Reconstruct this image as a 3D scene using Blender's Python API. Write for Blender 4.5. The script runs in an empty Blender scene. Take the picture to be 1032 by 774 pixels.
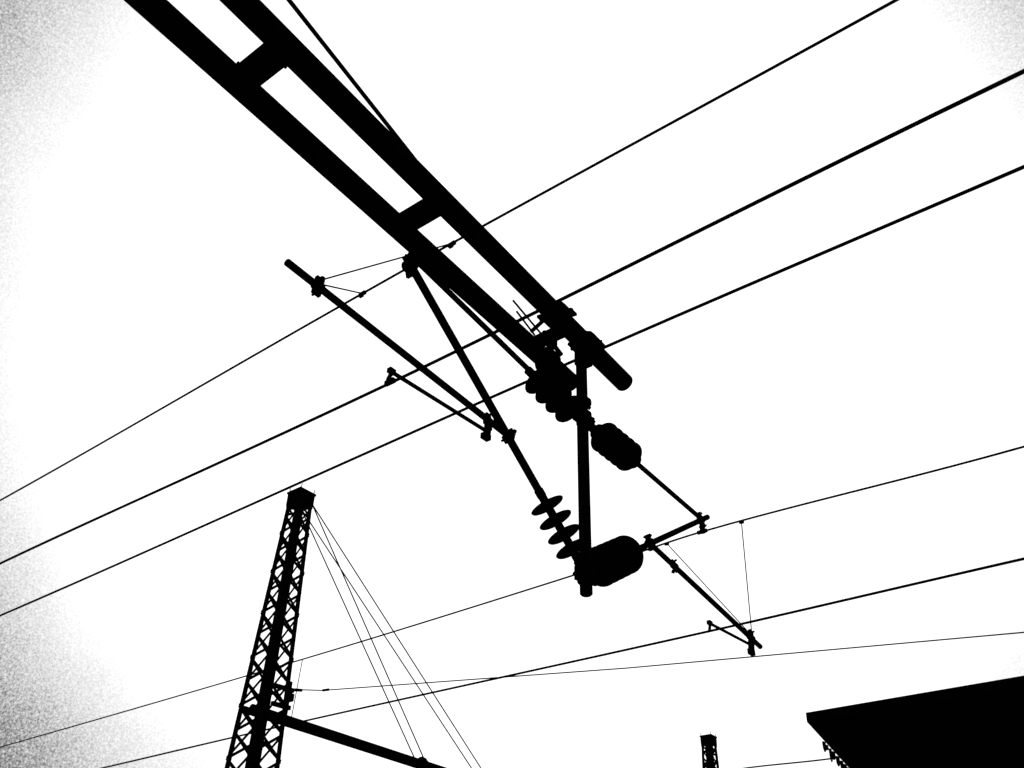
import bpy, bmesh, math, random
from mathutils import Vector, Matrix, noise
random.seed(4)
sc=bpy.context.scene
sc.view_settings.view_transform='Standard'
sc.view_settings.look='None'; sc.view_settings.exposure=0

# ---------------------------------------------------------------- materials
def mat(name,c0,c1,scale=6,rough=.9,spec=.05,bump=.0,metal=0):
    m=bpy.data.materials.new(name); m.use_nodes=True
    nt=m.node_tree; b=nt.nodes['Principled BSDF']
    tc=nt.nodes.new('ShaderNodeTexCoord'); n=nt.nodes.new('ShaderNodeTexNoise')
    n.inputs['Scale'].default_value=scale; n.inputs['Detail'].default_value=6
    r=nt.nodes.new('ShaderNodeValToRGB')
    r.color_ramp.elements[0].position=.35; r.color_ramp.elements[1].position=.68
    r.color_ramp.elements[0].color=(*c0,1); r.color_ramp.elements[1].color=(*c1,1)
    nt.links.new(tc.outputs['Object'],n.inputs['Vector'])
    nt.links.new(n.outputs['Fac'],r.inputs['Fac']); nt.links.new(r.outputs['Color'],b.inputs['Base Color'])
    b.inputs['Roughness'].default_value=rough; b.inputs['Specular IOR Level'].default_value=spec
    b.inputs['Metallic'].default_value=metal
    if bump:
        bp=nt.nodes.new('ShaderNodeBump'); bp.inputs['Strength'].default_value=bump
        nt.links.new(n.outputs['Fac'],bp.inputs['Height']); nt.links.new(bp.outputs['Normal'],b.inputs['Normal'])
    return m
g=lambda v:(v,v,v)
STEEL=mat('silhouette_black_painted_steel',g(.002),g(.005),9,1,.0)  # backlit silhouette put into the base colour, darker than real paint
GLAZE=mat('silhouette_black_glazed_porcelain',g(.002),g(.004),5,.8,.0)  # near-black so the insulators read as backlit shapes; shade in the colour
WIRE=mat('silhouette_black_copper_wire',g(.002),g(.004),20,1,.0)  # against-the-light black set as the wire's own colour
TIMBER=mat('silhouette_black_timber',g(.002),g(.004),4,1,.0)  # canopy's unlit black put into its colour
GRAVEL=mat('ballast_gravel',g(.07),g(.22),14,1,.1,.6)
EARTH=mat('earth_ground',g(.06),g(.13),.6,1,.1,.3)
CONC=mat('platform_concrete',g(.2),g(.32),2.5,.9,.2,.15)
EDGE=mat('platform_edge_white_paint',g(.6),g(.8),6,.8,.2)
SLEEP=mat('sleeper_timber',g(.03),g(.08),8,1,.1,.4)
RAIL=mat('worn_rail_steel',g(.15),g(.35),10,.4,.5,0,.7)

# ---------------------------------------------------------------- helpers
def link(ob,parent=None):
    sc.collection.objects.link(ob)
    if parent: ob.parent=parent
    return ob
def empty(name):
    e=bpy.data.objects.new(name,None); e.empty_display_size=.2; return link(e)
def finish(name,bm,m,parent,smooth=False):
    me=bpy.data.meshes.new(name); bmesh.ops.recalc_face_normals(bm,faces=bm.faces)
    bm.to_mesh(me); bm.free(); me.materials.append(m)
    if smooth:
        for p in me.polygons: p.use_smooth=True
    return link(bpy.data.objects.new(name,me),parent)
def frame(a,b):
    q=(b-a).normalized(); u=Vector((0,0,1)) if abs(q.z)<.9 else Vector((1,0,0))
    s=q.cross(u).normalized(); t=s.cross(q).normalized()
    return q,s,t
def add_lathe(bm,a,b,prof,seg=24):
    """prof: list of (distance along axis, radius)"""
    a=Vector(a);b=Vector(b);q,s,t=frame(a,b); rings=[]
    for (d,r) in prof:
        rings.append([bm.verts.new(a+q*d+(s*math.cos(k*2*math.pi/seg)+t*math.sin(k*2*math.pi/seg))*r) for k in range(seg)])
    for r0,r1 in zip(rings,rings[1:]):
        for k in range(seg): bm.faces.new((r0[k],r0[(k+1)%seg],r1[(k+1)%seg],r1[k]))
    bm.faces.new(rings[0]); bm.faces.new(rings[-1])
def add_tube(bm,a,b,r,seg=16,r2=None):
    L=(Vector(b)-Vector(a)).length; r2=r2 or r; c=min(r*.25,.02)
    add_lathe(bm,a,b,[(0,r-c),(c,r),(L-c,r2),(L,r2-c)],seg)
def add_box(bm,c,size,axes=None):
    c=Vector(c); ax=axes or (Vector((1,0,0)),Vector((0,1,0)),Vector((0,0,1)))
    vs=[bm.verts.new(c+ax[0]*size[0]*i/2+ax[1]*size[1]*j/2+ax[2]*size[2]*k/2) for i in(-1,1) for j in(-1,1) for k in(-1,1)]
    for f in((0,1,3,2),(4,6,7,5),(0,4,5,1),(2,3,7,6),(0,2,6,4),(1,5,7,3)): bm.faces.new([vs[i] for i in f])
def add_bar(bm,a,b,w,h):
    a=Vector(a);b=Vector(b);q,s,t=frame(a,b)
    add_box(bm,(a+b)/2,((b-a).length,w,h),(q,s,t))
def tube(name,a,b,r,parent,m=STEEL,seg=20):
    bm=bmesh.new(); add_tube(bm,a,b,r,seg); return finish(name,bm,m,parent,False)
def wire(name,pts,r,parent=None,m=WIRE):
    cu=bpy.data.curves.new(name,'CURVE'); cu.dimensions='3D'; cu.bevel_depth=r; cu.bevel_resolution=2
    sp=cu.splines.new('POLY'); sp.points.add(len(pts)-1)
    for p,q in zip(sp.points,pts): p.co=(*q,1)
    cu.materials.append(m); return link(bpy.data.objects.new(name,cu),parent)
def smooth_line(pts,n=10):
    out=[]; P=[Vector(p) for p in pts]
    P=[P[0]*2-P[1]]+P+[P[-1]*2-P[-2]]
    for i in range(1,len(P)-2):
        for k in range(n):
            t=k/n; p0,p1,p2,p3=P[i-1:i+3]
            m1=(p2-p0)/max((p2-p0).length,1e-6)*(p2-p1).length; m2=(p3-p1)/max((p3-p1).length,1e-6)*(p2-p1).length
            out.append((2*t**3-3*t*t+1)*p1+(t**3-2*t*t+t)*m1+(-2*t**3+3*t*t)*p2+(t**3-t*t)*m2)
    out.append(P[-2]); return out
def clamp(name,p,axis,r,w,parent,out=(0,0,-1),ear=.09,both=True):
    """two-part collar round a tube with bolted ears"""
    bm=bmesh.new(); p=Vector(p); q=Vector(axis).normalized(); o=Vector(out); o=(o-q*o.dot(q)).normalized(); s=q.cross(o)
    add_tube(bm,p-q*w/2,p+q*w/2,r*1.35,14)
    for k in((-1,1) if both else (1,)):
        add_box(bm,p+o*k*(r*1.35+ear*.35),(w*.8,ear*.9,.03),(q,o,s))
        add_tube(bm,p+o*k*(r*1.35+ear*.45)-s*.045,p+o*k*(r*1.35+ear*.45)+s*.05,.011,6)
        add_tube(bm,p+o*k*(r*1.35+ear*.45)+s*.02,p+o*k*(r*1.35+ear*.45)+s*.04,.022,6)
    return finish(name,bm,STEEL,parent)
def insulator(name,a,b,R,n,core,parent,thin=False):
    a=Vector(a);b=Vector(b);L=(b-a).length; pr=[(-.07,.03),(-.07,core*1.1),(-.005,core*1.1),(0,core)]
    st=L/n
    for i in range(n):
        s=i*st
        if thin: pr+= [(s+st*.30,core),(s+st*.36,core*1.5),(s+st*.50,R*.75),(s+st*.56,R),(s+st*.62,R*.97),(s+st*.60,R*.6),(s+st*.66,core*1.6),(s+st*.85,core)]
        else: pr+= [(s+st*.04,core),(s+st*.26,R*.70),(s+st*.42,R*.95),(s+st*.50,R),(s+st*.58,R),(s+st*.64,R*.93),(s+st*.62,R*.6),(s+st*.70,core*1.1),(s+st*.97,core)]
    pr+=[(L,core),(L+.005,core*1.1),(L+.07,core*1.1),(L+.07,.03)]
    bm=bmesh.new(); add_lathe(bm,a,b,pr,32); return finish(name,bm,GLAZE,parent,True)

# ---------------------------------------------------------------- lattice mast
def lattice_mast(x,y,h,side_top,side_base,name='lattice_mast',leg=.10,lace=.045,panel=.42):
    root=empty(name); bm=bmesh.new()
    half=lambda z:(side_base+(side_top-side_base)*z/h)/2
    cs=[(-1,-1),(1,-1),(1,1),(-1,1)]
    P=lambda c,z:Vector((x+c[0]*half(z),y+c[1]*half(z),z))
    for c in cs:     # angle-iron legs: two flanges each
        a,b=P(c,0),P(c,h)
        q=(b-a).normalized()
        ux=Vector((1,0,0)); uy=Vector((0,1,0))
        add_box(bm,(a+b)/2-ux*c[0]*leg/2,(leg,.016,h),(ux,uy,q))
        add_box(bm,(a+b)/2-uy*c[1]*(leg/2+.01),(.016,leg,h),(ux,uy,q))
    finish('legs',bm,STEEL,root)
    bm=bmesh.new(); z=.25; k=0
    while z<h-.35:
        st=panel*(.75+.5*half(z)/(side_base/2)); z2=min(z+st,h-.3)
        for i in range(4):
            c0,c1=cs[i],cs[(i+1)%4]
            A,B=(c0,c1) if (k+i)%2 else (c1,c0)
            nrm=Vector(((c0[0]+c1[0])/2,(c0[1]+c1[1])/2,0)).normalized()*.014
            add_bar(bm,P(A,z)+nrm,P(B,z2)+nrm,.012,lace)
            add_bar(bm,P(B,z)-nrm,P(A,z2)-nrm,.012,lace)
        z=z2;k+=1
    finish('lacing',bm,STEEL,root)
    bm=bmesh.new()
    for zz,t in((h-.14,.30),(.12,.24)):
        add_box(bm,(x,y,zz),(half(zz)*2+.05,half(zz)*2+.05,t))
    add_box(bm,(x,y,h+.035),(half(h)*2+.10,half(h)*2+.10,.05))
    for c in cs[:3]: add_tube(bm,(x+c[0]*half(h),y+c[1]*half(h),h+.05),(x+c[0]*(half(h)+.02),y+c[1]*half(h),h+.17),.012,6)
    finish('cap_and_plates',bm,STEEL,root)
    bm=bmesh.new(); add_box(bm,(x,y,-.12),(side_base+.5,side_base+.5,.5)); finish('footing',bm,CONC,root)
    return root

# ---------------------------------------------------------------- foreground gantry beam (ladder of two tubes)
gan=empty('catenary_gantry_beam')
zb=7.82
Lx=lambda y:-4.75-.0569*(y-1.41)
Ux=lambda y:-4.21-.0704*(y-1.82)
tube('rail_tube_left',(Lx(-2.9),-2.9,zb),(Lx(7.03),7.03,zb),.105,gan,seg=32)
tube('rail_tube_right',(Ux(-2.9),-2.9,zb),(Ux(7.36),7.36,zb),.103,gan,seg=32)
bm=bmesh.new()
for y,w in((-1.5,.19),(.4,.19),(2.27,.19),(4.14,.165)):
    add_box(bm,((Lx(y)+Ux(y))/2,y,zb),(abs(Ux(y)-Lx(y))-.14,w,.13))
    if y<3:
        for xx,sg in((Lx(y),1),(Ux(y),-1)):
            add_box(bm,(xx+sg*.104,y,zb),(.02,w+.025,.14))
add_box(bm,((Lx(6.2)+Ux(6.2))/2,6.2,zb-.01),(abs(Ux(6.2)-Lx(6.2))-.14,.09,.12))
finish('cross_members',bm,STEEL,gan)
tube('drop_post',(-4.53,6.43,zb-.02),(-4.5,6.44,5.03),.056,gan,seg=24)
wire('tie_rod',[(-4.285,3.85,7.84),(-4.265,2.18,8.35),(-4.24,-2.45,10.18)],.019,gan,STEEL)
clamp('collar_post_head',(Ux(6.55),6.55,zb),(-.07,1,0),.105,.16,gan,(1,0,-.3),.07)
clamp('collar_rail',(Ux(5.98),5.98,zb),(-.07,1,0),.105,.14,gan,(1,0,-.2),.08)
clamp('collar_rail_left',(Lx(6.55),6.55,zb),(-.07,1,0),.105,.12,gan,(.8,0,-.6),.06)
bm=bmesh.new()
for dx,y0,y1,z0,z1 in((.165,5.45,5.95,7.72,7.64),(.215,5.58,5.90,7.70,7.62)):
    add_tube(bm,(Ux(y0)-dx,y0,z0),(Ux(y1)-dx,y1,z1),.012,6)
add_tube(bm,(Ux(5.85)-.23,5.85,7.63),(Ux(5.85)-.05,5.87,7.74),.022,6)
add_tube(bm,(-4.70,6.02,7.74),(-4.60,6.20,7.50),.024,8); add_box(bm,(-4.65,6.1,7.6),(.08,.08,.09))
add_tube(bm,(-4.90,6.35,7.74),(-4.72,6.42,7.44),.022,8)
finish('threaded_rods_and_straps',bm,STEEL,gan)
bm=bmesh.new(); add_tube(bm,(-4.56,6.43,7.62),(-4.43,6.43,7.62),.03,10); add_box(bm,(-4.5,6.43,7.55),(.13,.13,.16)); finish('feeder_saddle',bm,STEEL,gan)

# ---------------------------------------------------------------- cantilever towards the near track
X0=-4.5
def V(y,z,x=X0): return Vector((x,y,z))
can=empty('catenary_cantilever')
pb,Ln=V(6.43,5.23),V(3.98,7.04)
dirn=(pb-Ln).normalized()
iA,iB=V(5.80,5.70),V(6.28,5.35)
tube('diagonal_strut',Ln+dirn*-.08,iA-dirn*.02,.035,can)
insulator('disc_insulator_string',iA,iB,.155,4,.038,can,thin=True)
tube('strut_end_fitting',iB+dirn*.05,pb,.05,can)
tube('top_tube',V(3.95,7.14),V(5.60,6.90),.026,can)
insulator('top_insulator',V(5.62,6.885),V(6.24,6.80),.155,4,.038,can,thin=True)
tube('top_insulator_fitting',V(6.24,6.81),V(6.43,6.79),.05,can)
tube('register_tube',V(2.84,6.235),V(5.36,6.065),.029,can)
clamp('node_clamp',V(5.32,6.07),dirn,.034,.09,can,(0,.5,.5),.05)
clamp('messenger_clamp',V(3.98,7.03),(1,0,0),.04,.12,can,(0,.3,-1),.06)
clamp('register_end_clamp',V(3.14,6.215),(0,1,-.07),.029,.09,can,(0,-.2,1),.05)
clamp('steady_drop_clamp',V(5.05,6.07),(0,1,-.07),.029,.07,can,(.2,0,-1),.06)
bm=bmesh.new(); add_bar(bm,V(5.05,6.05),V(5.04,5.90),.03,.06); add_box(bm,V(5.03,5.915),(.05,.08,.05)); finish('steady_arm_bracket',bm,STEEL,can)
tube('steady_arm',V(5.03,5.97),V(3.93,5.925),.017,can)
bm=bmesh.new(); add_tube(bm,V(3.94,5.94),V(3.905,5.835),.017,8); add_box(bm,V(3.93,5.93),(.04,.06,.04)); add_box(bm,V(3.93,5.833),(.09,.035,.035)); finish('contact_wire_clip',bm,STEEL,can)
clamp('post_collar_low',V(6.435,5.21),(0,0,1),.056,.16,can,(.3,1,0),.05)
clamp('post_collar_high',V(6.43,6.83),(0,0,1),.056,.16,can,(.2,1,0),.07)
clamp('post_collar_mid',V(6.43,7.02),(0,0,1),.056,.08,can,(.4,-1,0),.05)
wire('bridle_wire',[(X0,3.14,6.24),(-5.04,3.97,6.995)],.0065,can)
wire('bridle_wire_long',[(X0,3.14,6.27),(-4.03,3.97,7.0)],.0065,can)
for nm,x in(('bridle_clip',-5.04),('bridle_clip_long',-4.03)):
    bm=bmesh.new(); add_tube(bm,(x-.035,3.97,6.99),(x+.035,3.97,6.995),.020,8); add_box(bm,(x,3.96,6.97),(.04,.025,.04)); finish(nm,bm,STEEL,can)

# ---------------------------------------------------------------- cantilever towards the far track
ca2=empty('catenary_cantilever.001')
Rn=V(8.64,6.68)
tube('top_tube',V(7.30,6.79),V(8.66,6.70),.026,ca2)
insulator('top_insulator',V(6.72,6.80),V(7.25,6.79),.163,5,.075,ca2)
tube('top_insulator_fitting',V(6.43,6.80),V(6.66,6.80),.045,ca2)
d2=(Rn-pb).normalized()
jA,jB=pb+d2*.22,pb+d2*.84
tube('strut_end_fitting',pb,jA-d2*.05,.05,ca2)
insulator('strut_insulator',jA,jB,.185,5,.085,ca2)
tube('diagonal_strut',jB+d2*.05,Rn+d2*.20,.031,ca2)
clamp('messenger_clamp',Rn,d2,.031,.10,ca2,(0,-.4,-1),.06)
bm=bmesh.new(); add_bar(bm,V(8.66,6.66),V(8.66,6.53),.035,.05); add_tube(bm,(-4.56,8.65,6.545),(-4.44,8.65,6.545),.024,8); finish('messenger_hanger',bm,STEEL,ca2)
tube('register_tube',V(7.50,5.965),V(9.79,5.60),.028,ca2)
clamp('register_node_clamp',V(7.53,5.965),d2,.031,.09,ca2,(0,-.3,1),.05)
clamp('register_mid_clamp',V(7.99,5.89),(0,1,-.15),.028,.07,ca2,(.3,0,-1),.04)
clamp('register_end_clamp',V(9.57,5.64),(0,1,-.15),.028,.09,ca2,(0,0,-1),.06)
bm=bmesh.new(); add_bar(bm,V(9.57,5.62),V(9.54,5.46),.035,.06); add_box(bm,V(9.54,5.47),(.05,.09,.06)); finish('steady_arm_bracket',bm,STEEL,ca2)
tube('steady_arm',V(9.53,5.55),V(8.64,5.50),.016,ca2)
bm=bmesh.new(); add_tube(bm,V(8.65,5.51),V(8.62,5.41),.016,8); add_box(bm,V(8.64,5.505),(.04,.06,.04)); finish('contact_wire_clip',bm,STEEL,ca2)
wire('suspension_wire',[(-4.95,8.65,6.53),(X0,9.56,5.68)],.006,ca2)
wire('suspension_wire_short',[(-4.03,8.65,6.52),(X0,9.60,5.68)],.006,ca2)
for x in(-4.95,-4.03):
    bm=bmesh.new(); add_tube(bm,(x-.025,8.65,6.525),(x+.025,8.65,6.52),.02,8); finish('suspension_clip',bm,STEEL,ca2)

# ---------------------------------------------------------------- wires along the tracks
def along(name,y,pts,r):
    (x0,z0),(x1,z1)=pts[0],pts[-1]
    P=[(-60,y,z0+.25),(-38,y,z0+.03)]+[(x,y,z) for x,z in pts]+[(14,y,z1-.05),(34,y,z1+.15)]
    return wire(name,smooth_line(P),r)
along('messenger_wire',3.97,[(-11.1,6.90),(-4.5,7.0),(-.49,6.97)],.0105)
along('contact_wire',3.93,[(-10.3,5.89),(-4.5,5.82),(-.03,5.89)],.0125)
along('feeder_wire',6.5,[(-16.3,7.5),(-4.5,7.645),(-.31,7.64)],.0165)
along('messenger_wire.001',8.65,[(-19.6,6.34),(-11,6.38),(-6.2,6.47),(-4.5,6.545),(-1.2,6.455)],.0112)
along('contact_wire.001',8.62,[(-15.65,5.46),(-11,5.46),(-4.5,5.41),(-1.47,5.41)],.0135)
along('messenger_wire.002',22,[(-10.9,7.68),(-8.7,7.62)],.018)
along('contact_wire.002',22,[(-10.9,5.55),(-8.7,5.55)],.014)
wire('dropper_wire',[(-11,8.65,6.385),(-11,8.62,5.46)],.0065)
for x,y,z0,z1 in((5,3.95,6.9,5.9),(5,8.64,6.4,5.4),(-24,3.95,6.95,5.9)):
    wire('dropper_wire',[(x,y,z0),(x,y,z1)],.005)

# ---------------------------------------------------------------- masts
m1=lattice_mast(-17.2,12.7,12.80,.40,1.15,'lattice_mast',.10,.062,.50)
m2=lattice_mast(-19.3,36.1,12.87,.42,1.15,'lattice_mast.001',.11,.07,.60)
m3=lattice_mast(-4.22,-2.6,11.3,.38,.9,'lattice_mast.002',.10,.05,.46)
for (nm,mx,my,zt,ye) in(('catenary_gantry_beam.001',-17.2,12.7,12.6,20.6),('catenary_gantry_beam.002',-19.3,36.1,12.7,44.2)):
    g1=empty(nm)
    for s in(-1,1):
        tube('rail_tube',(mx+s*.13,my-.4,7.62),(mx+s*.13,ye,7.62),.075,g1)
    bm=bmesh.new()
    for k in range(5): add_box(bm,(mx,my+.9+k*1.8,7.62),(.16,.16,.10))
    finish('cross_members',bm,STEEL,g1)
    if mx>-19:
        for s in(-1,1):
            wire('tie_rod',[(mx+s*.2,my+.2,zt),(mx+s*.14,my+4.85,7.7)],.016,g1,STEEL)
            wire('tie_rod_long',[(mx+s*.2,my+.2,zt),(mx+s*.14,my+7.3,7.7)],.016,g1,STEEL)
        clamp('tie_collar_a',(mx,my+4.9,7.64),(0,1,0),.12,.14,g1,(1,0,0),.1)
        clamp('tie_collar_b',(mx,my+7.3,7.64),(0,1,0),.12,.14,g1,(1,0,0),.1)
    else:
        wire('tie_rod',[(mx,my+.2,9.6),(mx,my+6,7.7)],.016,g1,STEEL)
    tube('drop_post',(mx,ye-.5,7.6),(mx,ye-.5,5.0),.06,g1)
anc=empty('anchor_bracket')
bm=bmesh.new()
add_bar(bm,(-17.2,12.9,8.26),(-17.2,13.42,8.28),.07,.09)
add_bar(bm,(-17.2,12.9,7.88),(-17.2,13.40,7.90),.07,.09)
add_tube(bm,(-17.2,13.30,7.70),(-17.2,13.30,8.45),.05,8)
add_box(bm,(-17.2,13.35,8.12),(.12,.14,.16))
add_tube(bm,(-17.2,13.40,8.30),(-17.16,13.62,8.34),.035,8); add_tube(bm,(-17.0,14.06,8.43),(-16.85,14.12,8.44),.03,8)
finish('bracket',bm,STEEL,anc)
wire('anchored_wire',[(-17.2,13.3,8.28),(-17.0,14.06,8.43),(-10.5,16.36,8.38),(-3.54,18.8,8.44),(10,23.4,8.7),(34,31.6,9.2)],.0135,anc)

# ---------------------------------------------------------------- butterfly platform canopy
can_=empty('platform_canopy')
xa,xb=-5.11,38; ye,yv,yr=12.24,16.2,20.2; zs,zv=5.6,4.56
def sheet(name,pts,th,m,parent):
    bm=bmesh.new(); lo=[bm.verts.new(p) for p in pts]; hi=[bm.verts.new((p[0],p[1],p[2]+th)) for p in pts]
    bm.faces.new(lo); bm.faces.new(hi[::-1])
    for i in range(4): bm.faces.new((lo[i],lo[(i+1)%4],hi[(i+1)%4],hi[i]))
    return finish(name,bm,m,parent)
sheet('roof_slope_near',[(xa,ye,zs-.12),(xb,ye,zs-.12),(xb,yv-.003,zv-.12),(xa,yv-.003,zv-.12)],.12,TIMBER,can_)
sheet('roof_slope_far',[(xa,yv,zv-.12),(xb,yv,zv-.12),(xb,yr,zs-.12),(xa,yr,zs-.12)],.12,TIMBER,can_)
bm=bmesh.new()
for k in range(22):
    x=xa+.35+k*2
    add_bar(bm,(x,ye+.1,zs-.21),(x,yv,zv-.23),.09,.16); add_bar(bm,(x,yr-.1,zs-.21),(x,yv,zv-.23),.09,.16)
add_bar(bm,(xa+.05,yv,zv-.36),(xb,yv,zv-.36),.2,.26)
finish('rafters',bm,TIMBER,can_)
bm=bmesh.new()
for k in range(6):
    x=xa+3+k*7
    add_bar(bm,(x,yv,0),(x,yv,zv-.4),.22,.22); add_bar(bm,(x+.01,yv,2.9),(x+.01,yv-1.9,4.82),.12,.12); add_bar(bm,(x+.01,yv,2.9),(x+.01,yv+1.9,4.82),.12,.12)
finish('columns',bm,STEEL,can_)
bm=bmesh.new()   # carved valance boards hanging along the gable rake
random.seed(9)
def valance(y0,y1):
    y=y0
    while y<y1:
        t=(y-ye)/(yv-ye) if y<yv else (yr-y)/(yr-yv)
        z=zs+(zv-zs)*t-.11; w=random.choice((.045,.06,.075)); L=.13+.05*math.sin(y*21)+random.uniform(-.05,.07)
        x=xa-.04
        vs=[(x,y,z),(x,y+w,z),(x,y+w,z-L*.65),(x,y+w*.5,z-L),(x,y,z-L*.65)]
        f=[bm.verts.new(v) for v in vs]; b=[bm.verts.new((v[0]+.025,v[1],v[2])) for v in vs]
        bm.faces.new(f); bm.faces.new(b[::-1])
        for i in range(5): bm.faces.new((f[i],f[(i+1)%5],b[(i+1)%5],b[i]))
        y+=w+random.choice((.015,.03,.05))
valance(ye+.50,yr-.5)
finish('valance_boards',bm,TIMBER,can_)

# ---------------------------------------------------------------- ground, tracks, platforms
GZ=-.95
bm=bmesh.new(); vs=[bm.verts.new(p) for p in((-900,-900,GZ),(900,-900,GZ),(900,900,GZ),(-900,900,GZ))]; bm.faces.new(vs); finish('ground',bm,EARTH,None)
def box(name,a,b,m,parent=None,bev=.02):
    bm=bmesh.new(); a=Vector(a);b=Vector(b); add_box(bm,(a+b)/2,tuple(b-a)); bmesh.ops.bevel(bm,geom=bm.edges[:],offset=bev,segments=2,affect='EDGES'); return finish(name,bm,m,parent)
for nm,y0,y1 in(('platform',-7,2.25),('platform.001',10.45,20.4)):
    e=empty(nm)
    box('slab',(-90,y0,GZ-.2),(70,y1,0),CONC,e)
    box('edge_line',(-89.9,y1-.45 if y0<0 else y0+.3,-.02),(69.9,y1-.3 if y0<0 else y0+.45,.004),EDGE,e,.001)
for i,yc in enumerate((3.95,8.65,22.1)):
    e=empty('railway_track'+('' if i==0 else '.%03d'%i))
    bm=bmesh.new()
    prof=[(yc-1.68,GZ),(yc-1.35,GZ+.2),(yc+1.35,GZ+.2),(yc+1.68,GZ)]
    A=[bm.verts.new((-90,p[0],p[1])) for p in prof]; B=[bm.verts.new((70,p[0],p[1])) for p in prof]
    for k in range(3): bm.faces.new((A[k],A[k+1],B[k+1],B[k]))
    finish('ballast',bm,GRAVEL,e)
    bm=bmesh.new()
    for k in range(260): add_box(bm,(-88+k*.6,yc,GZ+.21),(.24,2.5,.14))
    finish('sleepers',bm,SLEEP,e)
    bm=bmesh.new()
    for s in(-1,1):
        add_box(bm,(-10,yc+s*.7525,GZ+.29),(160,.14,.02)); add_box(bm,(-10,yc+s*.7525,GZ+.36),(160,.02,.12)); add_box(bm,(-10,yc+s*.7525,GZ+.44),(160,.07,.04))
    finish('rails',bm,RAIL,e)

# ---------------------------------------------------------------- sky: bright overcast, with corner vignette and grain put into its colour
S=Vector((-.50,.637,.586)).normalized()  # centre of the bright area, set near the view axis
elev=math.asin(S.z); az=math.atan2(S.x,S.y)
w=bpy.data.worlds.new('World'); sc.world=w; w.use_nodes=True; nt=w.node_tree; N=nt.nodes; Lk=nt.links
bg=N['Background']
sky=N.new('ShaderNodeTexSky'); sky.sky_type='NISHITA'; sky.sun_disc=False; sky.sun_elevation=elev; sky.sun_rotation=az; sky.dust_density=5
bw=N.new('ShaderNodeRGBToBW'); Lk.new(sky.outputs[0],bw.inputs[0])
tc=N.new('ShaderNodeTexCoord')
def M(op,a,b=None,c=None,clampit=False):
    n=N.new('ShaderNodeMath'); n.operation=op; n.use_clamp=clampit
    for i,v in enumerate((a,b,c)):
        if v is None: continue
        if isinstance(v,(int,float)): n.inputs[i].default_value=v
        else: Lk.new(v,n.inputs[i])
    return n.outputs[0]
dot=N.new('ShaderNodeVectorMath'); dot.operation='DOT_PRODUCT'; Lk.new(tc.outputs['Generated'],dot.inputs[0]); dot.inputs[1].default_value=S
ang=M('ARCCOSINE',M('MINIMUM',dot.outputs['Value'],.99999))
def nz(scale,det,rough=.6):
    n=N.new('ShaderNodeTexNoise'); n.inputs['Scale'].default_value=scale; n.inputs['Detail'].default_value=det; n.inputs['Roughness'].default_value=rough
    Lk.new(tc.outputs['Generated'],n.inputs['Vector']); return n.outputs['Fac']
cl=M('SUBTRACT',nz(3.4,3),.5)
ang2=M('ADD',ang,M('MULTIPLY',cl,.12))
mr=N.new('ShaderNodeMapRange'); mr.interpolation_type='SMOOTHSTEP'; Lk.new(ang2,mr.inputs[0])
mr.inputs[1].default_value=math.radians(23.5); mr.inputs[2].default_value=math.radians(39.5); mr.inputs[3].default_value=0; mr.inputs[4].default_value=1
dark=mr.outputs[0]
base=M('SUBTRACT',1.26,M('MULTIPLY',dark,1.12))  # greys the sky outwards from that centre, standing in for a vignette
grain=M('MULTIPLY',M('SUBTRACT',nz(520,2,.8),.5),M('MULTIPLY',dark,2.4))
val=M('MAXIMUM',M('ADD',base,grain),.12)
nish=M('MULTIPLY',M('MINIMUM',bw.outputs[0],10),.06)
tot=M('ADD',M('MULTIPLY',val,10),nish)
Lk.new(tot,bg.inputs['Color']); bg.inputs['Strength'].default_value=.1
sd=bpy.data.lights.new('sun','SUN'); sd.energy=.6; sd.angle=math.radians(12); sd.color=(1,.99,.97)
so=link(bpy.data.objects.new('sun',sd)); so.rotation_euler=S.to_track_quat('Z','Y').to_euler(); so.location=S*40

# ---------------------------------------------------------------- camera (orientation from the vanishing points)
Z=Vector((59,1387,-978)).normalized(); X=Vector((1446,628,978)); X=(X-Z*X.dot(Z)).normalized(); Y=Z.cross(X)
R=Matrix((X,Y,Z)).to_4x4()
cd=bpy.data.cameras.new('camera'); cam=link(bpy.data.objects.new('camera',cd))
cd.sensor_width=36; cd.lens=34.116; cd.clip_end=3000; cd.clip_start=.05
cam.matrix_world=Matrix.Translation((0,0,1.7))@R
sc.camera=cam
